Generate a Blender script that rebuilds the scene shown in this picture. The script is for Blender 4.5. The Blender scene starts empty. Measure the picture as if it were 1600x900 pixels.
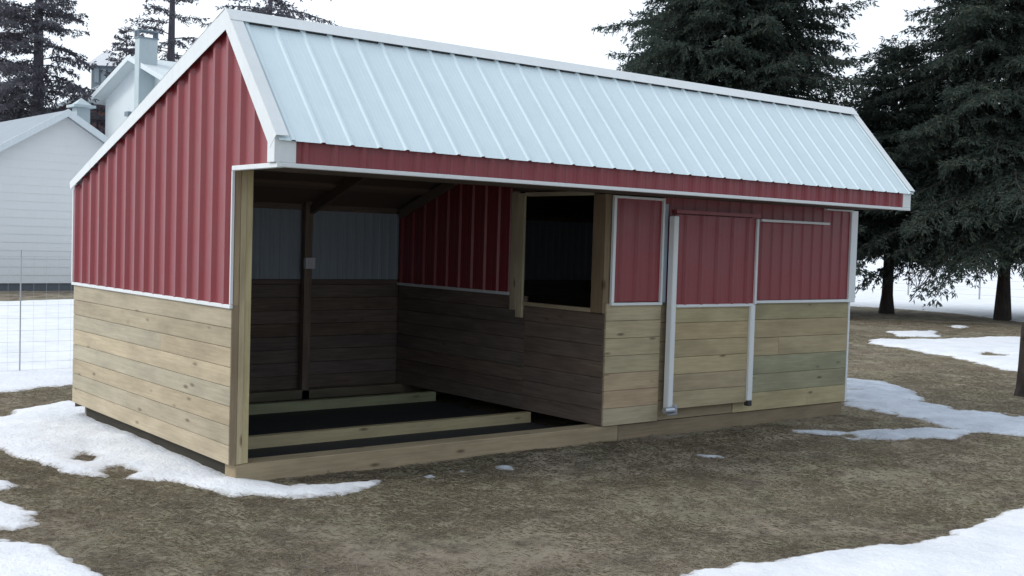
import bpy, math, random
import numpy as np
from mathutils import Vector, Matrix
random.seed(5); RNG = np.random.default_rng(11)
SC = bpy.context.scene; COL = SC.collection
RAD = math.radians

# ------------------------------------------------------------------ camera
CAM = np.array([-3.5535, -7.7613, 1.6979]); YAW, PIT, ROL, FPX = .66844, -.041065, .029834, 1786.27
def cam_axes():
    cy, sy, cp, sp = math.cos(YAW), math.sin(YAW), math.cos(PIT), math.sin(PIT)
    f = np.array([sy*cp, cy*cp, sp]); r = np.array([cy, -sy, 0.]); u = np.cross(r, f)
    c, s = math.cos(ROL), math.sin(ROL)
    return c*r+s*u, -s*r+c*u, f
CR, CU, CF = cam_axes()
cd = bpy.data.cameras.new('camera'); cam = bpy.data.objects.new('camera', cd); COL.objects.link(cam)
cd.sensor_width = 36; cd.lens = FPX/1600*36; cd.clip_start = .1; cd.clip_end = 6000
m = Matrix.Identity(4)
for i in range(3):
    m[i][0], m[i][1], m[i][2], m[i][3] = CR[i], CU[i], -CF[i], CAM[i]
cam.matrix_world = m; SC.camera = cam
GZ = -.15                                              # ground level
def ray(px, py): return CF + CR*(px-800)/FPX - CU*(py-450)/FPX
def gpt(px, py, z=GZ):                                 # survey: where a sight line meets the ground
    d = ray(px, py); t = (z-CAM[2])/d[2]; q = CAM+d*t; return (float(q[0]), float(q[1]))
def dpt(px, py, dist):                                 # a point on a sight line at a horizontal distance
    d = ray(px, py); t = dist/math.hypot(d[0], d[1]); return CAM+d*t

# ------------------------------------------------------------------ noise helper
def vnoise(x, y, seed=0):
    x = np.asarray(x, float); y = np.asarray(y, float)
    xi = np.floor(x).astype(np.int64); yi = np.floor(y).astype(np.int64); fx = x-xi; fy = y-yi
    fx = fx*fx*(3-2*fx); fy = fy*fy*(3-2*fy)
    def h(a, b):
        n = (a*374761393 + b*668265263 + seed*974634777) & 0xffffffff
        n = ((n ^ (n >> 13))*1274126177) & 0xffffffff
        return ((n ^ (n >> 16)) & 0xffff)/65535.
    return (h(xi, yi)*(1-fx)+h(xi+1, yi)*fx)*(1-fy)+(h(xi, yi+1)*(1-fx)+h(xi+1, yi+1)*fx)*fy
def fbm(x, y, seed=0, o=4):
    s = 0; a = .5
    for i in range(o):
        s = s+a*(vnoise(x*2**i, y*2**i, seed+i)-.5); a *= .55
    return s
def gz(x, y):
    d = np.hypot(x-2, y-1); fall = np.clip(1-(d-20)/25, 0, 1)
    return GZ + fall*(.045*fbm(x*.6, y*.6, 3, 3)+.03*fbm(x*3.1, y*3.1, 9, 3))

# ------------------------------------------------------------------ materials
def N(nt, t, **k):
    n = nt.nodes.new(t)
    for a, b in k.items():
        if a.startswith('i_'): n.inputs[a[2:].replace('_', ' ')].default_value = b
        else: setattr(n, a, b)
    return n
def newmat(name, rough=.6, metal=0, spec=.5):
    m = bpy.data.materials.new(name); m.use_nodes = True; nt = m.node_tree; b = nt.nodes['Principled BSDF']
    b.inputs['Roughness'].default_value = rough; b.inputs['Metallic'].default_value = metal
    b.inputs['Specular IOR Level'].default_value = spec
    return m, nt, b
def ramp(nt, fac, stops):
    r = N(nt, 'ShaderNodeValToRGB'); e = r.color_ramp.elements
    while len(e) < len(stops): e.new(.5)
    for el, (p, c) in zip(e, stops): el.position = p; el.color = (*c, 1)
    nt.links.new(fac, r.inputs[0]); return r.outputs[0]
def coords(nt, scale=(1,1,1)):
    t = N(nt, 'ShaderNodeTexCoord'); mp = N(nt, 'ShaderNodeMapping'); mp.inputs['Scale'].default_value = scale
    nt.links.new(t.outputs['Object'], mp.inputs[0]); return mp.outputs[0]
def noise(nt, vec, sc, det=4, rg=.55):
    n = N(nt, 'ShaderNodeTexNoise'); n.inputs['Scale'].default_value = sc; n.inputs['Detail'].default_value = det
    n.inputs['Roughness'].default_value = rg; nt.links.new(vec, n.inputs['Vector']); return n.outputs['Fac']
def mixc(nt, fac, a, b, mode='MIX'):
    x = N(nt, 'ShaderNodeMix', data_type='RGBA', blend_type=mode)
    for s, v in ((0, fac), (6, a), (7, b)):
        if isinstance(v, (int, float)): x.inputs[s].default_value = v
        elif isinstance(v, tuple): x.inputs[s].default_value = (*v, 1)
        else: nt.links.new(v, x.inputs[s])
    return x.outputs[2]
def bump(nt, b, h, dist, st=1):
    n = N(nt, 'ShaderNodeBump'); n.inputs['Distance'].default_value = dist; n.inputs['Strength'].default_value = st
    nt.links.new(h, n.inputs['Height']); nt.links.new(n.outputs[0], b.inputs['Normal'])

def painted(name, col, dirt=(.25,.23,.2), amt=.25, rough=.4, metal=0, spec=.5, streak=.04):
    m, nt, b = newmat(name, rough, metal, spec); v = coords(nt)
    f = ramp(nt, noise(nt, v, 2.3, 6, .7), [(.45, (0,0,0)), (.8, (amt,)*3)])
    c = mixc(nt, f, col, dirt)
    v2 = coords(nt, (6, 6, .6)); f2 = ramp(nt, noise(nt, v2, 3, 4), [(.3, (1-streak,)*3), (.7, (1+streak*.6,)*3)])
    nt.links.new(mixc(nt, 1., c, f2, 'MULTIPLY'), b.inputs['Base Color'])
    r = N(nt, 'ShaderNodeMapRange'); r.inputs[3].default_value = rough-.07; r.inputs[4].default_value = rough+.15
    nt.links.new(noise(nt, v, 5, 4), r.inputs[0]); nt.links.new(r.outputs[0], b.inputs['Roughness'])
    bump(nt, b, noise(nt, v, 1.7, 3), .006, .5)
    return m
M = {}
M['red'] = painted('red_metal', (.25,.034,.042), (.19,.09,.09), .3, .32, 0, .6, .03)
M['trim'] = painted('white_trim', (.74,.78,.79), (.55,.55,.53), .2, .45)
M['roof'] = painted('roof_metal', (.67,.79,.83), (.56,.65,.68), .45, .38, 0, .6, .012)
M['backmetal'] = painted('panel_back', (.32,.38,.44), (.3,.32,.33), .4, .5)  # pale sheet back, its colour darkened to carry the shade inside
M['steel'] = painted('galvanised', (.5,.55,.62), (.3,.3,.3), .4, .35, .8)
M['plastic'] = painted('outlet_plastic', (.7,.7,.74), (.5,.5,.5), .1, .4)
M['rubber'] = painted('rubber', (.03,.033,.036), (.05,.045,.04), .5, .7)

def woodmat(name, base, dark, grey=.0, knots=True, scale=1.):
    m, nt, b = newmat(name, .78, 0, .25)
    at = N(nt, 'ShaderNodeAttribute', attribute_name='tint'); uv = N(nt, 'ShaderNodeAttribute', attribute_name='bco')
    def mp(s):
        q = N(nt, 'ShaderNodeMapping'); q.inputs['Scale'].default_value = s; nt.links.new(uv.outputs['Vector'], q.inputs[0]); return q.outputs[0]
    g = noise(nt, mp((1.3, 22, 1)), 2.2, 6, .65); bl = noise(nt, mp((1.1, 3.5, 1)), 1.6, 4)
    c = mixc(nt, ramp(nt, g, [(.35, (0,0,0)), (.68, (1,1,1))]), base, dark)
    c = mixc(nt, ramp(nt, bl, [(.42, (0,0,0)), (.75, (.6,.6,.6))]), c, tuple(x*.62 for x in dark))
    vo = N(nt, 'ShaderNodeTexVoronoi'); vo.inputs['Scale'].default_value = 1; vo.inputs['Randomness'].default_value = 1
    nt.links.new(mp((2.1, 6.5, 1)), vo.inputs['Vector'])
    k = ramp(nt, vo.outputs['Distance'], [(.04, (.8,.8,.8)), (.13, (.0,.0,.0))])
    c = mixc(nt, k, c, (.12,.08,.055))
    c = mixc(nt, 1., c, at.outputs['Color'], 'MULTIPLY')
    nt.links.new(c, b.inputs['Base Color']); bump(nt, b, g, .004, .7)
    return m
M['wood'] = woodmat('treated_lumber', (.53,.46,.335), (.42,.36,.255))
M['woodshaded'] = woodmat('shaded_lumber', (.23,.18,.145), (.145,.112,.092))  # same lumber as outside, with the interior shade put into its colour

m, nt, b = newmat('dead_grass_soil', .95, 0, .1); v = coords(nt)
n1 = noise(nt, v, .55, 5, .6); n2 = noise(nt, v, 3.2, 6, .7); n3 = noise(nt, coords(nt, (1, 2.2, 1)), 28, 5, .75)
c = ramp(nt, n1, [(.30, (.18,.15,.125)), (.44, (.31,.265,.208)), (.54, (.26,.245,.172)), (.70, (.39,.335,.265))])
c = mixc(nt, ramp(nt, n2, [(.40, (.85,.85,.85)), (.56, (0,0,0))]), c, (.085,.068,.055))
c = mixc(nt, ramp(nt, n3, [(.46, (0,0,0)), (.72, (.8,.8,.8))]), c, (.40,.335,.245))
nt.links.new(c, b.inputs['Base Color']); 
ad = N(nt, 'ShaderNodeMath', operation='MULTIPLY_ADD'); nt.links.new(n3, ad.inputs[0]); ad.inputs[1].default_value = .5; nt.links.new(n2, ad.inputs[2])
bump(nt, b, ad.outputs[0], .05, 1); M['ground'] = m

m, nt, b = newmat('old_snow', .7, 0, .3); v = coords(nt)
n1 = noise(nt, v, 1.6, 6, .7); n2 = noise(nt, v, 14, 5, .7)
c = ramp(nt, n1, [(.3, (.70,.73,.78)), (.6, (.84,.86,.89))])
c = mixc(nt, ramp(nt, n2, [(.62, (0,0,0)), (.82, (.45,.45,.45))]), c, (.33,.29,.23))
at = N(nt, 'ShaderNodeAttribute', attribute_name='tint'); su = N(nt, 'ShaderNodeMath', operation='MULTIPLY_ADD'); nt.links.new(n2, su.inputs[0]); su.inputs[1].default_value = -1.1; su.inputs[2].default_value = 1.05
sb = N(nt, 'ShaderNodeMath', operation='SUBTRACT'); nt.links.new(su.outputs[0], sb.inputs[0]); nt.links.new(at.outputs['Fac'], sb.inputs[1])
c = mixc(nt, ramp(nt, sb.outputs[0], [(.0, (0,0,0)), (.45, (.75,.75,.75))]), c, (.24,.21,.17))
nt.links.new(c, b.inputs['Base Color']); bump(nt, b, n2, .03, .8)
b.inputs['Subsurface Weight'].default_value = .0; M['snow'] = m
m, nt, b = newmat('wet_snow', .5, 0, .4); v = coords(nt)
n1 = noise(nt, v, 2.6, 6, .7); n2 = noise(nt, v, 18, 5, .7)
c = ramp(nt, n1, [(.3, (.40,.45,.52)), (.6, (.60,.66,.74))])
c = mixc(nt, ramp(nt, n2, [(.55, (0,0,0)), (.75, (.6,.6,.6))]), c, (.22,.20,.17))
at = N(nt, 'ShaderNodeAttribute', attribute_name='tint'); su = N(nt, 'ShaderNodeMath', operation='MULTIPLY_ADD'); nt.links.new(n2, su.inputs[0]); su.inputs[1].default_value = -1.1; su.inputs[2].default_value = 1.05
sb = N(nt, 'ShaderNodeMath', operation='SUBTRACT'); nt.links.new(su.outputs[0], sb.inputs[0]); nt.links.new(at.outputs['Fac'], sb.inputs[1])
c = mixc(nt, ramp(nt, sb.outputs[0], [(.0, (0,0,0)), (.45, (.75,.75,.75))]), c, (.24,.21,.17))
nt.links.new(c, b.inputs['Base Color']); bump(nt, b, n2, .03, .8); M['slush'] = m

def leafmat(name, c0, c1, c2):
    m, nt, b = newmat(name, .8, 0, .2); at = N(nt, 'ShaderNodeAttribute', attribute_name='tint'); v = coords(nt)
    c = mixc(nt, noise(nt, v, .8, 3), c0, c1); c = mixc(nt, at.outputs['Fac'], c, c2)
    nt.links.new(c, b.inputs['Base Color']); tl = N(nt, 'ShaderNodeBsdfTranslucent'); nt.links.new(c, tl.inputs['Color'])
    mx = N(nt, 'ShaderNodeMixShader'); mx.inputs[0].default_value = .4; nt.links.new(b.outputs[0], mx.inputs[1]); nt.links.new(tl.outputs[0], mx.inputs[2])
    nt.links.new(mx.outputs[0], nt.nodes['Material Output'].inputs['Surface']); return m
M['spruce'] = leafmat('spruce_needles', (.034,.058,.056), (.055,.080,.066), (.10,.112,.082))
M['spruce_veiled'] = leafmat('glare_veiled_needles', (.10,.10,.125), (.12,.12,.14), (.16,.15,.16))  # needles paled and greyed to imitate glare over the left trees
M['grass'] = leafmat('straw_blades', (.38,.32,.24), (.31,.285,.195), (.60,.52,.40))
m, nt, b = newmat('bark', .9, 0, .1); v = coords(nt, (1,1,.25)); n1 = noise(nt, v, 14, 6, .7)
nt.links.new(ramp(nt, n1, [(.3, (.028,.024,.022)), (.7, (.085,.072,.065))]), b.inputs['Base Color']); bump(nt, b, n1, .04, 1); M['bark'] = m
M['bark_grey'] = painted('bark_grey', (.11,.10,.12), (.06,.05,.055), .6, .9, 0, .1)

def solid(name, c, rough=.7, var=.12):
    return painted(name, c, tuple(x*.6 for x in c), var*2, rough)
M['siding'] = painted('white_siding', (.80,.82,.82), (.6,.6,.6), .1, .6, 0, .4, .01)
M['whitewall'] = solid('white_house_wall', (.70,.76,.78), .6, .05)
M['shingle'] = solid('grey_shingles', (.33,.37,.41), .85)
M['snowroof'] = solid('snowy_roof', (.78,.80,.84), .8, .02)
M['brown'] = solid('brown_wall', (.16,.075,.06), .85)
M['bluegrey'] = solid('bluegrey_paint', (.22,.27,.31), .7)
M['chim'] = solid('chimney_render', (.50,.58,.60), .8)
M['glass'] = painted('window_glass', (.35,.42,.46), (.3,.3,.3), .1, .1)
M['concrete'] = solid('foundation', (.14,.16,.18), .9)
M['wire'] = solid('fence_wire', (.38,.40,.42), .5)
M['post'] = solid('fence_post', (.42,.43,.45), .8)

# ------------------------------------------------------------------ mesh builder
class MB:
    def __init__(s): s.v = []; s.f = []; s.t = []; s.b = []
    def quad(s, pts, tint=(1,1,1), bco=None):
        i = len(s.v); s.v += [tuple(map(float, p)) for p in pts]; s.f.append(tuple(range(i, i+len(pts))))
        s.t += [tint]*len(pts); s.b += (bco or [(0,0,0)]*len(pts)); return s
    def box(s, x0, x1, y0, y1, z0, z1, tint=(1,1,1), grain='x', frame=None, bev=0):
        off = (random.uniform(0, 50), random.uniform(0, 50), random.uniform(0, 9))
        P = [(x, y, z) for z in (z0, z1) for y in (y0, y1) for x in (x0, x1)]
        F = [(0,2,3,1), (4,5,7,6), (0,1,5,4), (2,6,7,3), (0,4,6,2), (1,3,7,5)]
        ax = {'x': 0, 'y': 1, 'z': 2}[grain]; o = [a for a in (0,1,2) if a != ax]
        for f in F:
            pts = [P[k] for k in f]; bc = [(p[ax]+off[0], p[o[0]]+p[o[1]]+off[1], off[2]) for p in pts]
            if frame is not None: pts = [frame(p) for p in pts]
            s.quad(pts, tint, bc)
        return s
    def prism(s, poly, axis, a, b, tint=(1,1,1)):     # poly in the two other axes
        def mk(p, q): l = [p[0], p[1]]; l.insert(axis, q); return tuple(l)
        n = len(poly); s.quad([mk(p, a) for p in poly], tint); s.quad([mk(p, b) for p in poly][::-1], tint)
        for i in range(n):
            p, q = poly[i], poly[(i+1) % n]; s.quad([mk(p, a), mk(p, b), mk(q, b), mk(q, a)], tint)
        return s
    def tube(s, p, q, r0, r1=None, n=6, cap=True):
        r1 = r0 if r1 is None else r1; p = Vector(p); q = Vector(q); d = (q-p).normalized()
        a = d.orthogonal().normalized(); b2 = d.cross(a); A = []; B = []
        for i in range(n):
            w = a*math.cos(2*math.pi*i/n)+b2*math.sin(2*math.pi*i/n); A.append(p+w*r0); B.append(q+w*r1)
        for i in range(n): j = (i+1) % n; s.quad([A[i], A[j], B[j], B[i]])
        if cap: s.quad(A[::-1]); s.quad(B)
        return s
    def build(s, name, mat, parent=None, smooth=False, merge=False, bevel=0):
        me = bpy.data.meshes.new(name); me.from_pydata(s.v, [], s.f)
        a = me.attributes.new('tint', 'FLOAT_COLOR', 'POINT'); a.data.foreach_set('color', np.array([(*t, 1) for t in s.t], 'f').ravel())
        a = me.attributes.new('bco', 'FLOAT_VECTOR', 'POINT'); a.data.foreach_set('vector', np.array(s.b, 'f').ravel())
        me.materials.append(mat); o = bpy.data.objects.new(name, me); COL.objects.link(o); o.parent = parent
        if merge or bevel:
            w = o.modifiers.new('w', 'WELD'); w.merge_threshold = 1e-4
        if bevel:
            bv = o.modifiers.new('b', 'BEVEL'); bv.width = bevel; bv.segments = 1; bv.limit_method = 'ANGLE'
        if smooth: me.polygons.foreach_set('use_smooth', [True]*len(me.polygons))
        me.update(); return o
def fastmesh(name, V, F, mat, parent=None, tint=None, smooth=False):
    me = bpy.data.meshes.new(name); V = np.asarray(V, 'f'); F = np.asarray(F, 'i'); k = F.shape[1]
    me.vertices.add(len(V)); me.vertices.foreach_set('co', V.ravel())
    me.loops.add(F.size); me.loops.foreach_set('vertex_index', F.ravel())
    me.polygons.add(len(F)); me.polygons.foreach_set('loop_start', np.arange(len(F), dtype='i')*k)
    if smooth: me.polygons.foreach_set('use_smooth', np.ones(len(F), bool))
    if tint is not None:
        a = me.attributes.new('tint', 'FLOAT_COLOR', 'POINT'); t = np.repeat(np.asarray(tint, 'f')[:, None], 4, 1); a.data.foreach_set('color', t.ravel())
    me.update(calc_edges=True); me.materials.append(mat)
    o = bpy.data.objects.new(name, me); COL.objects.link(o); o.parent = parent; return o
def thing(name, label, cat, loc=(0,0,0), group=None, rz=0):
    o = bpy.data.objects.new(name, None); COL.objects.link(o); o.location = loc; o.rotation_euler = (0,0,rz)
    o['label'] = label; o['category'] = cat
    if group: o['group'] = group
    return o
def structure(o, kind='structure'): o['kind'] = kind; return o

# ------------------------------------------------------------------ ground and snow
def axis(lo, hi, fine, ext):
    a = list(np.arange(lo, hi+1e-6, fine)); st = fine; x = a[-1]; R = []
    while x < ext: st *= 1.35; x += st; R.append(x)
    x = a[0]; st = fine; Lf = []
    while x > -ext: st *= 1.35; x -= st; Lf.append(x)
    return np.array(Lf[::-1]+a+R)
def gridmesh(name, xs, ys, zf, mat, keep=None):
    X, Y = np.meshgrid(xs, ys); Z = zf(X, Y); TT = np.clip((Z-gz(X, Y))/.03, 0, 1).ravel() if keep is not None else np.zeros(X.size); nx, ny = len(xs), len(ys)
    V = np.stack([X, Y, Z], -1).reshape(-1, 3); i = np.arange(nx*ny).reshape(ny, nx)
    F = np.stack([i[:-1,:-1], i[:-1,1:], i[1:,1:], i[1:,:-1]], -1).reshape(-1, 4)
    if keep is not None:
        K = keep(X, Y, Z).ravel(); F = F[K[F].any(1)]
        used = np.unique(F); mp = np.zeros(len(V), int); mp[used] = np.arange(len(used)); V = V[used]; F = mp[F]; TT = TT[used]
    return fastmesh(name, V, F, mat, smooth=True, tint=TT)
structure(gridmesh('ground', axis(-9, 16, .09, 2500), axis(-9, 16, .09, 2500), gz, M['ground']))

def sdist(X, Y, poly):
    P = np.array(poly, float); d = np.full(X.shape, 1e9); ins = np.zeros(X.shape, bool)
    for a, b in zip(P, np.roll(P, -1, 0)):
        e = b-a; L = (e@e)+1e-12; t = np.clip(((X-a[0])*e[0]+(Y-a[1])*e[1])/L, 0, 1)
        d = np.minimum(d, np.hypot(X-a[0]-t*e[0], Y-a[1]-t*e[1]))
        c = ((a[1] > Y) != (b[1] > Y)); xi = (b[0]-a[0])*(Y-a[1])/(b[1]-a[1]+1e-15)+a[0]
        ins ^= c & (X < xi)
    return np.where(ins, d, -d)
SNOWS = []
def patch(pix, mat='snow', amp=.12, top=.034, res=None, holes=(), steep=.24, sc=1.):
    poly = [gpt(*p) for p in pix]; H = [[gpt(*p) for p in h] for h in holes]
    A = np.array(poly); lo = A.min(0)-.3; hi = A.max(0)+.3
    dd = np.hypot(*(A-CAM[:2]).T).min(); res = res or max(.028, dd*.0042)
    def s(X, Y):
        v = sdist(X, Y, poly)
        for h in H: v = np.minimum(v, -sdist(X, Y, h))
        w = amp*2.4
        return v+w*fbm(X*1.5/sc, Y*1.5/sc, 21, 5)+min(.30, .12+amp*1.2)*fbm(X*5.5, Y*5.5, 5, 5)-(1.1 if mat == 'slush' else .35)*np.clip(fbm(X*2.1, Y*2.1, 55, 5)-(.07 if mat == 'slush' else .12), 0, 1)
    def z(X, Y): v = s(X, Y); return gz(X, Y)+np.where(v > 0, top*(1-np.exp(-v*steep/top))+.028*fbm(X*3.2, Y*3.2, 8, 4)*np.clip(v*3, 0, 1), np.maximum(v*.5, -.06))+.004
    SNOWS.append(s)
    o = gridmesh('snow_patch', np.arange(lo[0], hi[0], res), np.arange(lo[1], hi[1], res), z, M[mat], lambda X, Y, Z: Z > gz(X, Y)-.035)
    return structure(o)
patch([(-160,668),(0,652),(55,636),(108,624),(118,627),(136,622),(180,650),(300,705),(372,733),(372,747),(430,759),(505,757),(592,752),(560,768),(500,780),(440,779),(370,776),(320,768),(270,752),(216,750),(162,748),(90,740),(60,722),(0,704),(-160,712)],
      holes=[[(112,708),(135,705),(150,714),(135,722),(112,718)], [(168,735),(188,730),(208,742),(190,752),(168,752)]], amp=.06)
patch([(-200,770),(0,786),(30,792),(63,807),(57,825),(24,832),(-200,836)], amp=.05)
patch([(-200,850),(0,846),(50,849),(90,861),(124,872),(150,905),(200,1000),(-200,1000)], amp=.05)
patch([(-60,752),(8,754),(24,760),(10,765),(-60,764)], amp=.03)
patch([(1080,890),(1200,880),(1300,864),(1400,851),(1480,834),(1540,812),(1600,793),(1900,740),(2000,1010),(1060,1010),(1040,930)], amp=.05)
patch([(1312,592),(1375,596),(1425,610),(1440,626),(1500,641),(1560,645),(1600,652),(1750,660),(1750,700),(1600,685),(1520,674),(1450,664),(1395,652),(1355,640),(1312,634)], 'slush', amp=.10, top=.03,
      holes=[[(1440,616),(1480,617),(1520,624),(1530,633),(1480,634),(1440,626)]])
patch([(1245,676),(1330,676),(1400,672),(1470,670),(1520,676),(1500,684),(1430,690),(1330,686)], 'slush', amp=.14, top=.02, res=.04)
patch([(1350,528),(1400,533),(1470,531),(1600,528),(1800,525),(1800,605),(1600,584),(1540,570),(1480,556),(1420,546),(1365,537)], holes=[[(1530,553),(1550,551),(1556,556),(1535,557)]], amp=.34, top=.05, sc=2)
patch([(1392,518),(1460,518),(1470,527),(1400,526)], amp=.2, top=.04, sc=2)
patch([(1485,509),(1510,509),(1510,513),(1485,513)], amp=.2, top=.04, sc=2)
for q in ([(662,744),(684,742),(686,748),(664,750)], [(703,738),(722,737),(722,742),(703,742)], [(775,729),(800,728),(800,734),(780,734)], [(1085,712),(1125,712),(1130,718),(1105,722),(1098,716)]):
    patch(q, 'slush', amp=.025, top=.02, res=.022)
# the open snow field beyond the yard
bare = [(-40,-40)]+[(-7.5, 4.6)]+[gpt(*p) for p in ((-160,620),(0,612),(60,606),(114,601))]+[(2.2,7.2),(9,9),(14,13.5)]+[gpt(*p) for p in ((1330,478),(1400,482),(1500,491),(1600,504),(1750,520))]+[(60,-40)]
strip = [gpt(*p) for p in ((-150,478),(0,472),(60,470),(115,469),(170,466),(260,430),(-150,440))]
def sfield(X, Y):
    v = np.minimum(-sdist(X, Y, bare), -sdist(X, Y, strip)); return v+.35*fbm(X*.9, Y*.9, 31, 5)*np.clip(1.2-v*.02, .3, 1.2)
SNOWS.append(sfield)
def zfield(X, Y):
    v = sfield(X, Y); return gz(X, Y)+np.where(v > 0, .07*(1-np.exp(-v*3)), np.maximum(v*.5, -.06))+.006+.02*fbm(X*2, Y*2, 4, 3)*np.clip(v, 0, 1)
structure(gridmesh('snow_field', axis(-8, 34, .17, 2500), axis(4, 30, .17, 2500), zfield, M['snow'], lambda X, Y, Z: Z > gz(X, Y)-.04))

# short matted straw-coloured blades over the bare yard
def blades(n, x0, x1, y0, y1):
    X = RNG.uniform(x0, x1, n*5); Y = RNG.uniform(y0, y1, n*5)
    ok = (fbm(X*1.3, Y*1.3, 77, 4)+RNG.normal(0, .14, n*5) > -.12)
    ok &= ~((X > -.03) & (X < 7.45) & (Y > -.03) & (Y < 3.7))
    d = np.hypot(X-CAM[0], Y-CAM[1]); ok &= (d > 3) & (d < 33) & (RNG.random(n*5) < np.clip(9/d, .1, 1)**1.6)
    X = X[ok]; Y = Y[ok]; s = np.full(len(X), -9.)
    for f in SNOWS: s = np.maximum(s, f(X, Y))
    k = s < .05*RNG.random(len(s))**2+.0; X = X[k][:n]; Y = Y[k][:n]; k = len(X)
    az = RNG.uniform(0, 6.283, k)+2*fbm(X*.8, Y*.8, 61, 2); L = RNG.uniform(.03, .085, k); lift = RNG.uniform(.0, .32, k)**1.2
    far = np.clip(np.hypot(X-CAM[0], Y-CAM[1])/11, 1, 3); w = RNG.uniform(.0006, .0015, k)*far; L = L*far**.7; Z = gz(X, Y)-.004
    dx, dy = np.cos(az), np.sin(az); B = np.stack([X, Y, Z], -1)
    T = B+np.stack([dx*L*np.cos(lift), dy*L*np.cos(lift), L*np.sin(lift)*.6+.005+np.where((RNG.random(k) < .07) & (fbm(X*2.3, Y*2.3, 44, 3) > .02), .03, 0)], -1)
    S = np.stack([-dy*w, dx*w, 0*w], -1); Mi = (B*.45+T*.55)+np.stack([0*w, 0*w, .004+0*w], -1)
    V = np.stack([B-S, B+S, Mi+S*.8, T, Mi-S*.8], 1).reshape(-1, 3); F = np.arange(k*5).reshape(k, 5)
    t = np.repeat(np.clip(RNG.random(k)**1.6*.8+1.6*fbm(X*.7, Y*.7, 91, 4)+.8*fbm(X*4, Y*4, 92, 3), 0, 1), 5)
    o = fastmesh('grass', V, F, M['grass'], tint=t); o['kind'] = 'stuff'; o['label'] = 'short matted dead grass over the bare yard'
blades(420000, -6, 26, -8, 14)

# ------------------------------------------------------------------ the shed
L, D, HS, HB, YR, HR, HW = 7.40, 3.60, 2.167, 2.09, .10, 3.295, 1.15
OV, HE = .70, 2.345; XP = 3.68
SF = (HR-HE)/(YR+OV+.03); SB = (HR-HB-.03)/(D-YR)
def zroof(y): return HR-(YR-y)*SF if y < YR else HR-(y-YR)*SB
shed = thing('run_in_shed', 'long red metal and plank run-in shed with pale blue ribbed roof and open bay', 'shed', (0,0,0))

PER = .2286
def profile(s0, s1, ph=0., per=PER, h=.019, extra=(), wb=.034, wt=.014, minor=.0035):
    pts = {s0: 0, s1: 0}
    k = math.floor((s0-ph)/per)-1
    while ph+k*per < s1+per:
        c = ph+k*per
        for ds, hh in ((-wb,0),(-wt,h),(wt,h),(wb,0),(per/3-.012,0),(per/3,minor),(per/3+.012,0),(2*per/3-.012,0),(2*per/3,minor),(2*per/3+.012,0)):
            if s0 < c+ds < s1: pts[c+ds] = hh
        k += 1
    ks = sorted(pts)
    for e in extra:
        if s0 < e < s1: pts[e] = float(np.interp(e, ks, [pts[q] for q in ks]))
    return sorted(pts.items())
def sheet(mb, mapf, s0, s1, lo, hi, **k):
    """ribbed sheet: mapf(s, t, off) -> point, lo/hi functions of s"""
    P = profile(s0, s1, **k)
    for (a, ha), (b, hb) in zip(P, P[1:]):
        mb.quad([mapf(a, lo(a), ha), mapf(b, lo(b), hb), mapf(b, hi(b), hb), mapf(a, hi(a), ha)])
    return mb
def const(c): return lambda s: c
def tintw(g=0):
    v = random.uniform(.88, 1.06); w = random.uniform(-.05, .05)
    return (v*(1+w-g*.25), v*(1-g*.02), v*(1-w-g*.06))
def planks(mb, ax, a0, a1, z0, z1, p0, p1, n, tints=None, joints=()):
    """horizontal boards; ax 'x' runs along x at y p0..p1, 'y' along y at x p0..p1"""
    hgt = (z1-z0)/n
    for i in range(n):
        cuts = [a0]+[j for j, rows in joints if i in rows]+[a1]
        for a, b in zip(cuts, cuts[1:]):
            t = tints[i] if tints else tintw(); dz = .003; q = random.uniform(0, .002)
            dz = .0018; e = (a+.001, b-.001); zz = (z0+i*hgt+dz, z0+(i+1)*hgt-dz)
            if ax == 'x': mb.box(e[0], e[1], p0-q, p1, zz[0], zz[1], t, 'x')
            else: mb.box(p0-q, p1, e[0], e[1], zz[0], zz[1], t, 'y')
    return mb

# left gable end
g = MB(); sheet(g, lambda s, t, o: (-.004-o, s, t), 0, D, lambda s: HW+.02, lambda s: zroof(s)-.035, ph=.114, extra=(YR,), h=.029, wb=.046, wt=.017, minor=0)
sheet(g, lambda s, t, o: (-.004-o, s, t), -OV, 0, const(HS), lambda s: zroof(s)-.035, ph=.114, h=.029, wb=.046, wt=.017, minor=0)
gs = g.build('gable_siding', M['red'], shed)
g = MB(); planks(g, 'y', 0, D, 0, HW-.005, -.012, .028, 8, joints=[(2.1, (1,)), (1.35, (5,))]); g.build('gable_planks', M['wood'], shed, bevel=.002)
t = MB(); t.box(-.034, -.008, -.012, D+.01, HW-.004, HW+.024); t.box(-.030, -.004, D-.0, D+.028, HW+.026, zroof(D)-.05)
t.box(-.034, -.010, -.016, .0, HW+.026, HS-.023)            # vertical edge of the opening
t.box(-.040, .004, -OV-.03, -.016, HS-.022, HS+.012); t.box(-.058, -.012, -OV-.022, -OV+.085, HS+.013, HE+.05)
t.build('gable_trim', M['trim'], shed, bevel=.003)
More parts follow.
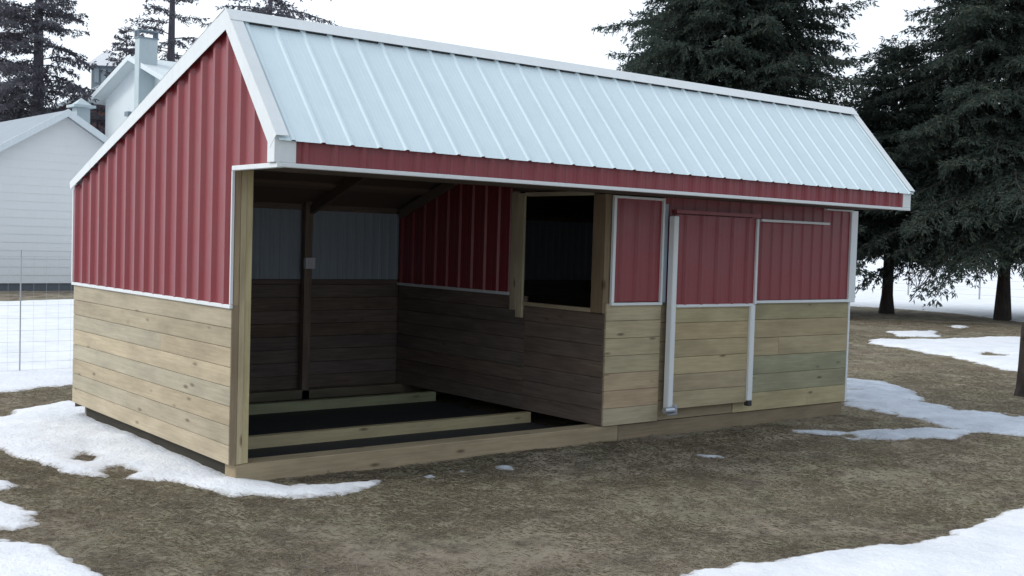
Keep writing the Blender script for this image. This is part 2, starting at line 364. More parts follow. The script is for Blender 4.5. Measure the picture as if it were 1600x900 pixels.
# back wall, right wall
t = MB(); sheet(t, lambda s, t_, o: (s, D+.02+o, t_), 0, L, const(HW), const(HB+.02)); t.build('rear_siding', M['red'], shed)
t = MB(); planks(t, 'x', 0.03, L-.03, 0, HW, D-.03, D+.01, 8); t.build('rear_planks', M['woodshaded'], shed, bevel=.002)
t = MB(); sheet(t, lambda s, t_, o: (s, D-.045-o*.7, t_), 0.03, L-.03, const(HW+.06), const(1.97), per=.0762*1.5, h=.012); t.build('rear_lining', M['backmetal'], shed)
t = MB(); t.box(.02, L-.02, D+.012, D+.019, -.05, HW+.1); t.build('rear_sheathing', M['woodshaded'], shed)
t = MB(); t.box(.03, L-.03, D-.07, D-.03, 1.97, HB+.04, tintw()); t.box(.03, L-.03, D-.065, D-.034, HW+.005, HW+.055, tintw()); t.build('rear_girt', M['woodshaded'], shed, bevel=.002)
t = MB(); planks(t, 'y', .03, D, 0, HW, L-.03, L+.0, 8); t.build('end_planks', M['wood'], shed, bevel=.002)
t = MB(); sheet(t, lambda s, t_, o: (L+.004+o, s, t_), -OV, D, lambda s: HS if s < 0 else HW, lambda s: zroof(s)-.035, extra=(YR,-.001,.001)); t.build('end_siding', M['red'], shed)
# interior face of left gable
t = MB(); planks(t, 'y', .04, D-.04, 0, HW, .032, .05, 8); t.build('gable_lining', M['woodshaded'], shed, bevel=.002)

# roof
RX0, RX1 = -.035, L+.05
nF = np.array([-SF, 1]); nF = nF/np.hypot(*nF)
def roofF(s, t, o):                                   # t = distance below ridge in y
    y = YR-t; return (s, y-o*SF/math.hypot(1, SF), zroof(y)+o/math.hypot(1, SF))
def roofB(s, t, o):
    y = YR+t; return (s, y+o*SB/math.hypot(1, SB), zroof(y)+o/math.hypot(1, SB))
r = MB(); sheet(r, roofF, RX0, RX1, const(0.0), const(YR+OV+.045), ph=.07, h=.011, wb=.022, wt=.010, minor=.001); sheet(r, roofB, RX0, RX1, const(0.0), const(D-YR+.012), ph=.07, h=.011, wb=.022, wt=.010, minor=.001)
roof = r.build('roof', M['roof'], shed)
r = MB()
def slab(mb, fn, s0, s1, t0, t1, o0, o1, **k):
    P = [fn(s, t, o) for o in (o0, o1) for t in (t0, t1) for s in (s0, s1)]
    for f in [(0,2,3,1), (4,5,7,6), (0,1,5,4), (2,6,7,3), (0,4,6,2), (1,3,7,5)]: mb.quad([P[i] for i in f], **k)
slab(r, roofF, RX0-.03, RX1+.02, -.0, .076, .0255, .0285); slab(r, roofB, RX0-.03, RX1+.02, 0., .15, .0205, .0235)
r.build('ridge_cap', M['trim'], roof)
r = MB(); k = 0
while .07+k*PER < L:
    slab(r, roofF, max(.03, .07+k*PER+.03), min(L-.02, .07+(k+1)*PER-.03), .062, .073, .002, .0255); k += 1
r.build('ridge_gap_shade', M['rubber'], roof)  # dark strips standing in for shade in the vent gaps under the cap
r = MB()
for k in range(1, 33): pass
r = MB()
for x0, x1, xf in ((RX0-.025, .035, RX0-.025), (L-.03, RX1+.018, RX1+.014)):
    r = MB()
    for fn, T, k in ((roofF, YR+OV+.03, 1), (roofB, D-YR+.012, 0)):
        slab(r, fn, x0, x1, .0, T, .021, .0245)       # flange lying on the roof edge
    U = [(YR+OV+.03, -.115), (0, 0)]
    def yz(fn, t, o): q = fn(0, t, o); return (q[1], q[2])
    apex_o = (YR, HR+.030); apex_i = (YR-.01, HR-.132)
    r.prism([apex_o, yz(roofF, YR+OV+.03, .0208), yz(roofF, YR+OV+.03, -.10), apex_i], 0, xf, xf+.004)
    r.prism([apex_o, apex_i, yz(roofB, D-YR+.012, -.048), yz(roofB, D-YR+.012, .0208)], 0, xf, xf+.004)
    r.build('rake_trim', M['trim'], roof)
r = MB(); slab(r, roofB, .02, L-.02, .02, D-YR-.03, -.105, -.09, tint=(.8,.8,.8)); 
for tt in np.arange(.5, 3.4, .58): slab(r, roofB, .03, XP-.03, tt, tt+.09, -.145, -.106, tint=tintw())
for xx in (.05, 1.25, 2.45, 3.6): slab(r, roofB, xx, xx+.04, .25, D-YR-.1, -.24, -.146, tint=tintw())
r.build('roof_framing', M['woodshaded'], roof)
r = MB(); slab(r, roofF, .02, L-.02, .02, YR+OV, -.03, -.012, tint=(.8,.8,.8)); r.build('roof_sheathing', M['woodshaded'], roof)

# fascia and soffit
t = MB(); sheet(t, lambda s, z, o: (s, -OV-.002-o, z), .10, L-.1, const(HS+.01), const(HE-.005), ph=.07+.114, h=.022, wb=.03); fas = t.build('fascia', M['red'], shed)
t = MB(); t.box(-.02, L+.02, -OV-.034, -OV+.0, HS-.018, HS+.012); t.box(-.022, .105, -OV-.024, -OV+.004, HS+.013, HE-.012); t.box(L-.115, L+.03, -OV-.026, -OV+.004, HS+.013, HE-.012)
t.box(L-.01, L+.036, -OV+.006, -OV+.10, HS-.016, HE+.02); t.build('fascia_trim', M['trim'], fas, bevel=.004)
t = MB(); t.box(0.004, L, -OV+.002, -.02, HS-.006, HS+.008, (.7,.7,.7)); t.build('soffit', M['woodshaded'], shed)
t = MB(); t.box(.05, L-.03, .0, .09, HS-.002, HS+.24, (.7,.7,.7)); t.build('front_header', M['woodshaded'], shed)

# corner post of the open bay (two boards face to face)
t = MB(); t.box(.046, .088, -.006, .12, -.0, HS-.008, (1.0,.96,.85), 'z'); t.box(.090, .142, .004, .12, 0, HS-.008, (1.04,1.02,.80), 'z'); t.box(-.008, .044, -.004, .0, 0, HW+.02, (.62,.56,.5), 'z'); t.box(.0, .044, .001, .12, 0, HS-.006, (.9,.8,.7), 'z')
o = t.build('corner_post', M['wood'], shed, bevel=.003)
t = MB(); t.box(XP-.03, XP+.018, .0, .17, 1.053, HS-.008, (.45,.38,.33), 'z'); t.box(XP+.0, XP+.068, .001, .12, HW-.03, HS-.009, (.50,.43,.37), 'z'); t.build('bay_post', M['wood'], shed, bevel=.003)

# partition between the bay and the closed stall, with its window opening
pt = MB(); planks(pt, 'y', .0, 1.18, 0, 1.05, XP, XP+.04, 7); planks(pt, 'y', 1.18, D-.07, 0, HW, XP, XP+.04, 8); part = pt.build('partition_planks', M['woodshaded'], shed, bevel=.002)
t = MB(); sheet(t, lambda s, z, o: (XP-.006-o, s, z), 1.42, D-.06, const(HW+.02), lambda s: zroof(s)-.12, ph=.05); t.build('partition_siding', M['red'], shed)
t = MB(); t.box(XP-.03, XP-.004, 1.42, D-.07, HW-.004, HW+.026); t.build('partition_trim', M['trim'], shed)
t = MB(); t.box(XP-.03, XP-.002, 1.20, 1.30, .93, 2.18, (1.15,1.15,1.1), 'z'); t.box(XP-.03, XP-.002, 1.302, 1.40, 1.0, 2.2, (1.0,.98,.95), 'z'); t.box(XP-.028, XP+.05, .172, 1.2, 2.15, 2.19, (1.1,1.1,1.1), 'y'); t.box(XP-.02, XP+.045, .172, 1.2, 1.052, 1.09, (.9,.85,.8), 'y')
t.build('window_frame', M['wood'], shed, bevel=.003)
t = MB(); t.box(XP+.005, XP+.03, .13, 1.42, 2.2, 2.9, (.8,.8,.8), 'y'); t.build('partition_gable_board', M['woodshaded'], shed)
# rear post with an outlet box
t = MB(); t.box(2.40, 2.49, D-.16, D-.072, -.13, HB+.02, (1.25,1.25,1.2), 'z'); rp = t.build('rear_post', M['woodshaded'], shed, bevel=.003)
t = MB(); t.box(2.385, 2.50, D-.215, D-.162, 1.33, 1.45); t.box(2.41, 2.475, D-.221, D-.216, 1.35, 1.43); t.build('outlet_box', M['plastic'], rp, bevel=.006)

# skids and sills
t = MB(); t.box(.045, 3.9, .002, .19, GZ-.03, -.004, (.80,.74,.66)); t.box(3.903, L-.02, .004, .19, GZ-.03, -.006, (.55,.5,.46)); t.build('front_skid', M['wood'], shed, bevel=.006)
for y0, x1, tn in ((.99, XP-.03, (1.0,.98,.80)), (2.66, XP-.03, (.80,.95,.78))):
    t = MB(); t.box(.12, x1, y0, y0+.085, GZ-.02, 0.0, tn); t.build('floor_joist', M['wood'], shed, bevel=.006)
t = MB(); t.box(.10, L-.02, D-.16, D-.03, GZ-.03, -.004, (.5,.5,.5)); t.build('rear_skid', M['wood'], shed, bevel=.006)
t = MB(); t.box(.07, .11, .2, D-.17, GZ-.03, -.004, (.10,.10,.10), 'y'); t.build('side_skid', M['wood'], shed)  # near-black tint paints the shade of the gap under the gable
t = MB(); t.box(L-.06, L-.02, .2, D-.17, GZ-.03, -.004, (.5,.5,.5), 'y'); t.build('side_skid', M['wood'], shed)
t = MB(); t.box(.09, XP-.04, .2, D-.17, GZ-.03, GZ+.05, (1,1,1)); t.build('floor_mat', M['rubber'], shed)

# front of the closed stall: fixed panel, sliding door, fixed wall
Y0 = -.008
t = MB(); tn = [(1.0,1.0,.95), (1.06,.92,.84), (1.03,.94,.85), (.95,.95,.85), (1.02,1.0,.9), (.98,.95,.85), (1.0,1.0,.92), (1.03,1.02,.95)]
planks(t, 'x', XP+.002, 4.40, 0, HW-.004, Y0-.01, .03, 7, tn); t.build('front_planks', M['wood'], shed, bevel=.002)
t = MB(); sheet(t, lambda s, z, o: (s, Y0-.004-o, z), XP+.04, 4.39, const(HW+.01), const(2.14), ph=3.86, per=.2, h=.024, minor=0.001); t.build('front_siding', M['red'], shed)
t = MB(); t.box(XP+.04, XP+.075, Y0-.034, Y0-.002, HW+.004, 2.15); t.box(4.365, 4.39, Y0-.034, Y0-.002, HW+.004, 2.15); t.box(XP+.076, 4.364, Y0-.032, Y0-.003, 2.125, 2.149); t.box(XP+.04, 4.39, Y0-.036, Y0-.003, HW-.024, HW+.003)
t.build('front_trim', M['trim'], shed, bevel=.003)
GRN = [(.98,.97,.80), (.70,.78,.70), (.68,.77,.70), (.90,.86,.74), (.88,.83,.70), (.76,.78,.66)]
t = MB(); planks(t, 'x', 5.50, L, 0, HW-.004, Y0-.004, .03, 6, GRN, joints=[(6.72, (0,)), (6.2, (3,))]); t.build('front_planks', M['wood'], shed, bevel=.002)
t = MB(); planks(t, 'x', 4.40, 5.50, 0, HW-.004, .0, .03, 6, [(.7,.66,.6)]*6); t.build('front_planks', M['wood'], shed, bevel=.002)
t = MB(); sheet(t, lambda s, z, o: (s, Y0-.004-o, z), 4.40, L, lambda s: HW+.01, const(HS-.004), ph=5.86, per=.17, h=.014, wb=.024, wt=.008, minor=0); t.build('front_siding', M['red'], shed)
t = MB(); t.box(5.50, L-.03, Y0-.034, Y0-.003, HW-.024, HW+.006); t.box(L-.035, L+.085, Y0-.03, .06, HW-.03, HS-.02); t.box(6.87, L-.04, Y0-.06, Y0-.01, HS-.03, HS-.012)
t.box(L+.0, L+.03, Y0-.012, .04, 0, HW-.032); t.build('front_trim', M['trim'], shed, bevel=.004)
t = MB(); t.box(5.74, 6.88, Y0-.10, Y0-.045, 1.975, 2.0); rail = t.build('door_rail', M['trim'], shed, bevel=.003)
rail_red = MB(); rail_red.box(4.48, 5.72, Y0-.10, Y0-.05, 2.012, 2.045); rail_red.build('rail_cover', M['red'], rail)
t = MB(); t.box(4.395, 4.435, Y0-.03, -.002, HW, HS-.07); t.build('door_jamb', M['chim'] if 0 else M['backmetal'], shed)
# the door hangs proud of the wall
DX0, DX1, YD = 4.44, 5.70, -.085
t = MB(); planks(t, 'x', DX0+.06, DX1-.05, .115, HW-.03, YD, YD+.035, 6, [(.93,.9,.8), (.88,.84,.76), (1.0,.97,.82), (.92,.88,.74), (1.03,.95,.78), (.94,.93,.78)]); door = t.build('sliding_door', M['wood'], shed, bevel=.002)
t = MB(); sheet(t, lambda s, z, o: (s, YD-.002-o, z), DX0+.05, DX1-.02, const(HW-.02), const(2.0), ph=4.64, per=.2286, h=.022, wb=.03, minor=.001); t.box(DX0+.05, DX1-.03, YD+.006, YD+.03, HW-.02, 2.0); t.build('door_siding', M['red'], door)
t = MB(); t.box(DX0-.01, DX0+.055, YD-.045, YD+.03, .10, 1.985); t.box(DX1-.035, DX1-.005, YD-.03, YD+.032, HW-.03, 2.0); t.box(DX1-.09, DX1-.018, YD-.03, YD+.032, .13, HW-.032); t.box(DX0+.077, DX1-.037, YD-.026, YD+.005, HW-.05, HW-.018)
t.build('door_trim', M['trim'], door, bevel=.008)
t = MB(); t.box(4.40, 4.53, YD-.075, YD-.05, .07, .11); t.tube((4.33, YD-.09, .125), (4.45, YD-.09, .125), .032, .032, 12); t.tube((4.50, YD-.07, .10), (4.50, YD-.07, .17), .022, .022, 10); t.build('roller_guide', M['steel'], door, bevel=.004)
t = MB(); t.box(5.62, 5.68, YD-.03, YD+.03, .075, .128); t.build('door_stop', M['rubber'], door, bevel=.006)

# ------------------------------------------------------------------ background buildings
def vdir(yaw_off=0): a = YAW+yaw_off; return Vector((math.sin(a), math.cos(a), 0))
def gable_house(name, label, apex, base_z, gdir, half, s, depth, mats, lap=0, over=.35, thick=.14):
    """apex: world point of the gable peak; gdir unit vector along the gable; returns thing and its local frame"""
    g = Vector(gdir).normalized(); back = Vector((-g.y, g.x, 0))
    if back.dot(Vector((apex[0]-CAM[0], apex[1]-CAM[1], 0))) < 0: back = -back
    t = thing(name, label, 'house', (apex[0], apex[1], base_z)); H = apex[2]-base_z
    W = lambda a, b_, z: tuple(g*a+back*b_+Vector((0,0,z)))
    mb = MB(); ht = H-thick
    wl = ht-half*s
    if lap:
        z = .22; zs = []
        while z < ht: zs.append(z); z += lap
        for z0 in zs:
            z1 = min(z0+lap, ht)
            def wid(z): return half if z <= wl else max(0, (ht-z)/s)
            a0, a1 = wid(z0), wid(z1)
            mb.quad([W(-a0, -.018, z0), W(a0, -.018, z0), W(a1, -.004, z1), W(-a1, -.004, z1)])
            mb.quad([W(-a0, .0, z0), W(a0, 0, z0), W(a0, -.018, z0), W(-a0, -.018, z0)])
    else: mb.quad([W(-half, 0, .22), W(half, 0, .22), W(half, 0, wl), W(0, 0, ht), W(-half, 0, wl)])
    mb.quad([W(-half, depth, .22), W(half, depth, .22), W(half, depth, wl), W(0, depth, ht), W(-half, depth, wl)][::-1])
    for sg in (-1, 1): mb.quad([W(sg*half, 0, .22), W(sg*half, depth, .22), W(sg*half, depth, wl), W(sg*half, 0, wl)])
    mb.build('wall', mats[0], t)
    fb = MB()
    for a, b_ in (((-half, .02), (half, .02)), ((half, .02), (half, depth)), ((half, depth), (-half, depth)), ((-half, depth), (-half, .02))):
        fb.quad([W(*a, -.4), W(*b_, -.4), W(*b_, .225), W(*a, .225)])
    fb.build('foundation', M['concrete'], t)
    rf = MB(); fz = MB()
    for sg in (-1, 1):
        e = half+over; P = [(0, H), (sg*e, H-e*s), (sg*e, H-e*s-thick), (0, H-thick)]
        for b0, b1, q in ((-over, depth+over, rf),):
            q.quad([W(P[0][0], b0, P[0][1]), W(P[1][0], b0, P[1][1]), W(P[1][0], b1, P[1][1]), W(P[0][0], b1, P[0][1])])
            q.quad([W(P[3][0], b0, P[3][1]), W(P[2][0], b0, P[2][1]), W(P[2][0], b1, P[2][1]), W(P[3][0], b1, P[3][1])])
            q.quad([W(P[1][0], b0, P[1][1]), W(P[2][0], b0, P[2][1]), W(P[2][0], b1, P[2][1]), W(P[1][0], b1, P[1][1])])
        fz.quad([W(P[0][0], -over-.02, P[0][1]+.03), W(P[1][0], -over-.02, P[1][1]+.03), W(P[1][0], -over-.02, P[1][1]-.17), W(P[3][0], -over-.02, P[3][1]-.05)])
        fz.quad([W(P[0][0], -over+.02, P[0][1]+.03), W(P[1][0], -over+.02, P[1][1]+.03), W(P[1][0], -over+.02, P[1][1]-.17), W(P[3][0], -over+.02, P[3][1]-.05)])
        fz.quad([W(P[3][0], -over-.02, P[3][1]-.05), W(P[1][0], -over-.02, P[1][1]-.17), W(P[1][0], -over+.02, P[1][1]-.17), W(P[3][0], -over+.02, P[3][1]-.05)])
        fz.quad([W(P[0][0], -over-.02, P[0][1]+.03), W(P[1][0], -over-.02, P[1][1]+.03), W(P[1][0], -over+.02, P[1][1]+.03), W(P[0][0], -over+.02, P[0][1]+.03)])
    roof = rf.build('roof', mats[1], t); fz.build('rake_board', M['whitewall'], roof)
    return t, W, H, roof
def vd(lat, dep):                                      # horizontal view-frame direction
    f = Vector((CF[0], CF[1], 0)).normalized(); r = Vector((f.y, -f.x, 0)); return r*lat+f*dep
# garage with clapboards at far left
a = dpt(100, 173, 36.)
gar, W, H, rf = gable_house('white_garage', 'low white clapboard garage with grey roof at the far left', a, GZ, vd(.75, .66), 4.3, .62, 9, (M['siding'], M['shingle']), lap=.235)
def wbox(mb, W, a0, a1, b0, b1, z0, z1):
    P = [W(a_, b_, z) for z in (z0, z1) for b_ in (b0, b1) for a_ in (a0, a1)]
    for f in [(0,2,3,1), (4,5,7,6), (0,1,5,4), (2,6,7,3), (0,4,6,2), (1,3,7,5)]: mb.quad([P[i] for i in f])
c = MB(); wbox(c, W, .75, 1.15, 1.0, 1.4, H-1.2, H+.25); ch = c.build('chimney', M['chim'], rf)
c = MB(); wbox(c, W, .62, 1.28, .87, 1.53, H+.25, H+.33); top = [W(.7,.95,H+.33), W(1.2,.95,H+.33), W(1.2,1.45,H+.33), W(.7,1.45,H+.33)]; ap = W(.95,1.2,H+.56)
for i in range(4): c.quad([top[i], top[(i+1) % 4], ap])
c.build('chimney_cap', M['chim'], gar)
# taller white house behind
a = dpt(222, 90, 47.)
al = RAD(49)
hou, W, H, rf = gable_house('white_house', 'tall plain white house with a square chimney rising behind the shed gable', a, GZ, vd(math.cos(al), -math.sin(al)), 3.6, .34, 8, (M['whitewall'], M['whitewall']), over=.55, thick=.12)
c = MB(); wbox(c, W, .8, 1.2, -.62, .1, 4.0, H+.55); c.build('chimney', M['chim'], hou)
c = MB(); wbox(c, W, .76, 1.24, -.66, .14, H+.55, H+.60)
for q in np.linspace(.78, 1.17, 4):
    wbox(c, W, q, q+.04, -.65, -.61, H+.6, H+.82); wbox(c, W, q, q+.04, .08, .12, H+.6, H+.82)
wbox(c, W, .76, 1.24, -.66, .14, H+.82, H+.87); c.build('chimney_cap', M['bluegrey'], hou)
c = MB(); wbox(c, W, -1.3, -.95, -.14, -.0, H-2.2, H-2.02); c.build('wall_lamp', M['bluegrey'], hou)
# brown barn with cupola
a = dpt(163, 133, 62.)
bar, W, H, rf = gable_house('brown_barn', 'brown barn with pale roof and a small windowed cupola between the trees', a, GZ, vd(1, .1), 2.6, .5, 9, (M['brown'], M['snowroof']), over=.3)
c = MB(); wbox(c, W, -.62, .62, -.1, 1.1, H-.35, H+.95); cu = c.build('cupola', M['bluegrey'], bar)
c = MB(); e = [W(-.85,-.3,H+.95), W(.85,-.3,H+.95), W(.85,1.3,H+.95), W(-.85,1.3,H+.95)]; ap = W(0,.5,H+1.9)
for i in range(4): c.quad([e[i], e[(i+1) % 4], ap])
c.quad(e); c.build('cupola_roof', M['snowroof'], cu)
for q in (-.46, -.12, .22):
    c = MB(); wbox(c, W, q, q+.22, -.14, -.10, H+.1, H+.8); c.build('cupola_window', M['glass'], cu)

# ------------------------------------------------------------------ trees
def perp(d):
    a = np.array([-d[1], d[0], 0.]); return a/(np.linalg.norm(a)+1e-9)
def spruce(name, label, base, height, radius, seed, crown_base=2., wh=.38, nb=7, trunk_r=.24, dens=1., mat='spruce', bark='bark', sl=.2, sw=.035, droop=.35, prof=.8, group=None, gap=0., category='spruce tree', tmin=0., PERS=6):
    rg = np.random.default_rng(seed); z0 = base[2]
    T = thing(name, label, category, (base[0], base[1], z0), group)
    tr = MB(); n = 14; prev = None
    lean = rg.normal(0, .01, 2)
    def axis_pt(h): return np.array([lean[0]*h, lean[1]*h, h])
    for i in range(n):
        h0, h1 = height*i/n, height*(i+1)/n; r0 = trunk_r*(1-h0/height)**.8+.01; r1 = trunk_r*(1-h1/height)**.8+.01
        if i == 0: r0 *= 1.45
        tr.tube(axis_pt(h0)-(0,0,.1 if i == 0 else 0), axis_pt(h1), r0, r1, 9, False)
    BA, BD, TW = [], [], []                            # sprig anchors, directions
    h = crown_base
    while h < height*.985:
        f = (h-crown_base)/(height-crown_base); R = radius*max(.05, (1-f)**prof)*(1 if f > .08 else .82+.18*f/.08)
        k = max(3, int(nb*(1-.4*f)))
        a0 = rg.uniform(0, 6.28)
        for j in range(k):
            if rg.random() < gap: continue
            az = a0+6.283*j/k+rg.normal(0, .25); Lb = R*rg.uniform(.62, 1.12); up = .12+.5*f
            d = np.array([math.cos(az), math.sin(az), 0]); hh = h+rg.uniform(-.5, .5)*wh
            m_ = max(3, int(Lb/.22)); ts = np.linspace(0, 1, m_+1)
            dr = droop*rg.uniform(.7, 1.4)
            pts = np.array([axis_pt(hh)+d*Lb*t+np.array([0,0,Lb*(up*t-dr*(1+.6*(1-f))*t*t+.12*t**4)])+rg.normal(0, .015, 3)*Lb*.3 for t in ts])
            for q in range(0, m_, 2):
                e = min(q+2, m_); tr.tube(pts[q], pts[e], .035*(Lb/3)*(1-ts[q])+.007, .035*(Lb/3)*(1-ts[e])+.006, 3, False)
            for q in range(1, m_+1):
                t = ts[q]
                if t < .12: continue
                dirb = pts[q]-pts[q-1]; dirb /= np.linalg.norm(dirb)+1e-9; s = perp(dirb)
                BA.append(pts[q]); BD.append(dirb)
                for sg in (-1, 1):
                    if rg.random() < .12: continue
                    lt = (1-t)*Lb*.42+rg.uniform(.12, .3); nn = max(1, int(lt/(.11/dens)))
                    if tmin and t < tmin and rg.random() < .7: continue
                    td = dirb*.65+s*sg*rg.uniform(.6, 1)+np.array([0,0,-.25*rg.random()]); td /= np.linalg.norm(td)
                    u = (np.arange(nn)+rg.random(nn))/nn*lt
                    P = pts[q]+td*u[:, None]+np.array([0,0,-1.])*(.35*u*u)[:, None]
                    BA.extend(P); BD.extend(np.tile(td, (nn, 1)))
        h += wh*rg.uniform(.8, 1.2)*(1-.25*f)
    tr.build('trunk', M[bark], T, smooth=True)
    A = np.array(BA); Dd = np.array(BD); per = PERS; A = np.repeat(A, per, 0); Dd = np.repeat(Dd, per, 0); k = len(A)
    dv = Dd*.8+rg.normal(0, .5, (k, 3))+np.array([0,0,-.45]); dv /= np.linalg.norm(dv, axis=1)[:, None]
    s = np.cross(dv, rg.normal(0, 1, (k, 3))); s /= np.linalg.norm(s, axis=1)[:, None]
    ln = (rg.uniform(.5, 1.15, k)*sl)[:, None]; w = (rg.uniform(.6, 1.2, k)*sw)[:, None]; A = A+rg.normal(0, .03, (k, 3))
    V = np.stack([A-s*w*.3, A+dv*ln*.45-s*w, A+dv*ln, A+dv*ln*.55+s*w], 1).reshape(-1, 3)
    tint = np.repeat(np.clip(rg.random(k)**2.2+.15*(vnoise(A[:, 0]*.9+A[:, 1], A[:, 2]*.9, seed)-.5), 0, 1), 4)
    fastmesh('crown', V, np.arange(k*4).reshape(k, 4), M[mat], T, tint)
    print(name, seed, k); return T
def at(px, dist, z=GZ):
    q = dpt(px, 380, dist); return (float(q[0]), float(q[1]), z)
spruce('spruce_tree', 'broad dense dark spruce rising behind the middle of the shed roof', at(1118, 34), 15.8, 5.0, 3, crown_base=1.6, wh=.32, nb=12, dens=1.35, sl=.17, sw=.021, droop=.30, prof=.55, trunk_r=.28)
spruce('spruce_tree', 'dark spruce with bare lower trunk just right of the shed corner', at(1390, 36.3), 8.1, 3.2, 8, crown_base=2.3, wh=.27, nb=12, dens=1.3, sl=.17, sw=.021, droop=.30, prof=.65, trunk_r=.17)
spruce('spruce_tree', 'tall dark spruce with drooping boughs at the right edge of the photo', at(1572, 35.7), 17, 5.2, 12, crown_base=2.6, wh=.29, nb=12, dens=1.25, sl=.17, sw=.021, droop=.34, prof=1.0, trunk_r=.17, gap=.04)
spruce('spruce_tree', 'tall grey see-through spruce standing behind the white garage', at(57, 52), 17.5, 3.7, 21, crown_base=2.4, nb=7, wh=.47, dens=.8, mat='spruce_veiled', bark='bark_grey', sl=.20, sw=.030, droop=.35, prof=.55, gap=.12, trunk_r=.34)
spruce('spruce_tree', 'sparse grey conifer directly behind the tall white house', at(259, 54), 16.5, 2.7, 27, crown_base=8.2, nb=5, wh=.7, dens=.75, mat='spruce_veiled', bark='bark_grey', sl=.20, sw=.030, droop=.25, prof=.45, gap=.25, trunk_r=.32)
spruce('spruce_tree', 'sparse grey conifer whose boughs show just above the shed ridge', at(412, 48), 15.0, 3.0, 33, crown_base=10.6, nb=6, wh=.6, dens=.6, mat='spruce_veiled', bark='bark_grey', sl=.19, sw=.030, droop=.3, prof=.5, gap=.15, trunk_r=.22)
spruce('spruce_tree', 'grey conifer at the extreme left edge of the photo behind the garage', at(-42, 55), 16.0, 3.2, 61, crown_base=3, nb=7, wh=.5, dens=.8, mat='spruce_veiled', bark='bark_grey', sl=.20, sw=.03, prof=.5, gap=.12, trunk_r=.28)
spruce('small_spruce', 'low bushy conifer between the garage chimney and the white house', at(152, 56), 7.6, 2.0, 41, crown_base=.6, nb=7, wh=.4, dens=.8, mat='spruce_veiled', bark='bark_grey', sl=.19, sw=.03, prof=.5, category='small tree')
spruce('small_spruce', 'low grey conifer behind the left slope of the garage roof', at(-5, 60), 8.6, 3.2, 44, crown_base=.6, nb=7, wh=.45, dens=.7, mat='spruce_veiled', bark='bark_grey', sl=.19, sw=.030, prof=.5, category='small tree')

spruce('small_spruce', 'grey conifer top showing between the cupola and the white house roof', at(196, 58), 11.3, 2.0, 52, crown_base=3, nb=7, wh=.42, dens=.8, mat='spruce_veiled', bark='bark_grey', sl=.19, sw=.03, prof=.5, trunk_r=.18, category='small tree')
# bare bush far out in the snow field, seen under the right trees
def bush(name, label, base, h, seed, mat='bark_grey'):
    rg = np.random.default_rng(seed); T = MB()
    def grow(p, d, l, r, n):
        q = p+d*l; T.tube(p, q, r, r*.7, 3, False)
        if n:
            for _ in range(3):
                e = d+rg.normal(0, .42, 3); e /= np.linalg.norm(e); grow(q, e, l*.72, r*.62, n-1)
    for _ in range(6):
        d = rg.normal(0, .35, 3); d[2] = 1; grow(np.zeros(3), d/np.linalg.norm(d), h*.32, .03, 4)
    o = T.build(name, M[mat], None); o.location = base; o['label'] = label; o['category'] = 'bush'; return o
bush('bare_bush', 'leafless grey bush out in the snow field beyond the right trees', at(1437, 62), 2.4, 5)

# tree stump / dark post at right edge
q = gpt(1600, 620); s = thing('tree_stump', 'dark waist-high stump in the grass at the right edge', 'stump', (q[0], q[1], GZ))
t = MB()
rr = [.14, .11, .10, .095, .09]; hh = [-.05, .12, .4, .75, .98]
for i in range(4): t.tube((.01*i, 0, hh[i]), (.01*(i+1), 0, hh[i+1]), rr[i], rr[i+1], 11, i == 3)
t.build('stump_body', M['bark'], s, smooth=False)

# ------------------------------------------------------------------ fences
def fence(name, label, p0, p1, spacing, height, wires, vert, r, pr, group=None):
    p0 = Vector(p0); p1 = Vector(p1); Ld = (p1-p0).length; d = (p1-p0)/Ld
    T = thing(name, label, 'fence', tuple(p0), group, math.atan2(d.y, d.x))
    n = int(Ld/spacing); 
    for i in range(n+1):
        m_ = MB(); x = i*spacing; m_.tube((x, .02, -.2), (x, .02, height+.06), pr, pr*.85, 6); m_.build('fence_post', M['post'], T)
    m_ = MB()
    for z in wires: m_.tube((0, 0, z), (Ld, 0, z), r, r, 4, False)
    if vert:
        x = 0
        while x < Ld: m_.tube((x, 0, wires[0]), (x, 0, wires[-1]), r*.85, r*.85, 3, False); x += vert
    m_.build('wire_mesh', M['wire'], T)
fence('wire_fence', 'thin wire mesh fence across the snow left of the shed', (-9.2, 6.95, GZ), (9.8, 6.95, GZ), 2.4, 1.5, [.08,.18,.3,.43,.57,.72,.88,1.05,1.25,1.48], .15, .0016, .009)
a0 = at(1320, 52); a1 = at(1690, 48)
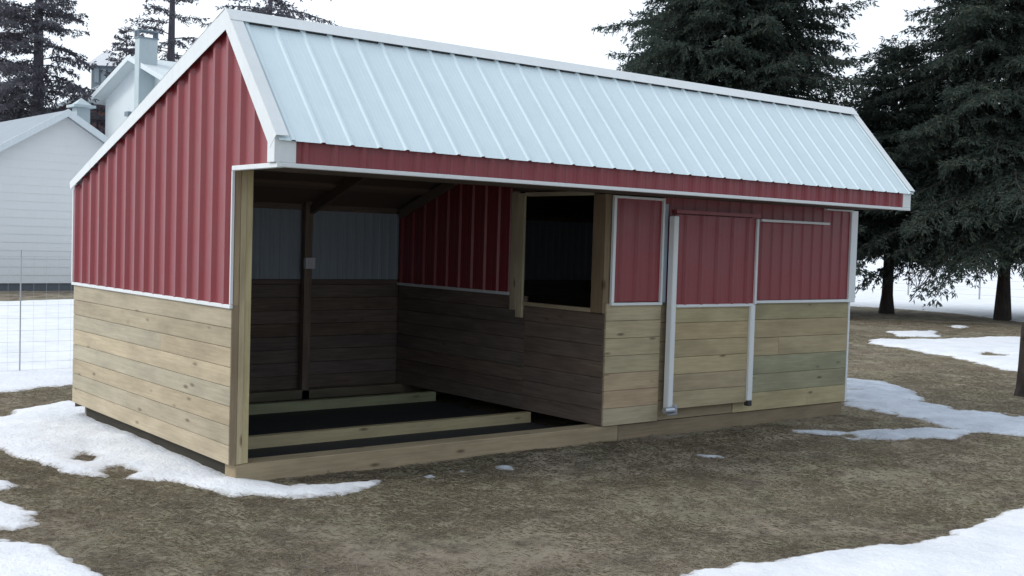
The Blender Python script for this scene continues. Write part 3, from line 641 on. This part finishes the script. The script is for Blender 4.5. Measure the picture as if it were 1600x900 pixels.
fence('wire_fence', 'far low wire fence in the snow field beyond the spruces', a0, a1, 3.0, 1.2, [.25,.55,.85,1.15], 0, .006, .04)

# ------------------------------------------------------------------ light
SUN = Vector((-.74, .30, .60)).normalized()
w = bpy.data.worlds.new('World'); SC.world = w; w.use_nodes = True; nt = w.node_tree; bg = nt.nodes['Background']
sky = N(nt, 'ShaderNodeTexSky', sky_type='NISHITA'); sky.sun_disc = False; sky.sun_elevation = math.asin(SUN.z); sky.sun_rotation = math.atan2(SUN.x, SUN.y)
sky.air_density = 1; sky.dust_density = 3
tc = N(nt, 'ShaderNodeTexCoord'); nz = N(nt, 'ShaderNodeTexNoise'); nz.inputs['Scale'].default_value = 2.2; nz.inputs['Detail'].default_value = 5
nt.links.new(tc.outputs['Generated'], nz.inputs['Vector'])
cl = ramp(nt, nz.outputs['Fac'], [(.3, (.83,.86,.93)), (.7, (1,1,1))])
cl = mixc(nt, 1., cl, (13.0, 13.8, 14.5), 'MULTIPLY')
# overcast that is thinner and brighter on the sun's side of the sky
dt = N(nt, 'ShaderNodeVectorMath', operation='DOT_PRODUCT'); nt.links.new(tc.outputs['Generated'], dt.inputs[0]); dt.inputs[1].default_value = Vector((-.25, .9, .35)).normalized()
cl = mixc(nt, 1., cl, ramp(nt, (lambda q: (nt.links.new(dt.outputs['Value'], q.inputs[0]), setattr(q.inputs[1], 'default_value', -1), q.outputs[0])[2])(N(nt, 'ShaderNodeMapRange')), [(.1, (.50,.53,.57)), (.8, (1,1,1))]), 'MULTIPLY')
nt.links.new(mixc(nt, .9, sky.outputs[0], cl), bg.inputs['Color']); bg.inputs['Strength'].default_value = .1
sl = bpy.data.lights.new('sun', 'SUN'); sl.energy = 1.4; sl.angle = RAD(18); sl.color = (1, .98, .94)
so = bpy.data.objects.new('sun', sl); COL.objects.link(so); so.rotation_euler = SUN.to_track_quat('Z', 'Y').to_euler()
vs = SC.view_settings; vs.view_transform = 'Standard'; vs.look = 'None'; vs.exposure = 0; vs.gamma = 1; vs.use_curve_mapping = False
SC.render.engine = 'CYCLES'; SC.cycles.max_bounces = 8
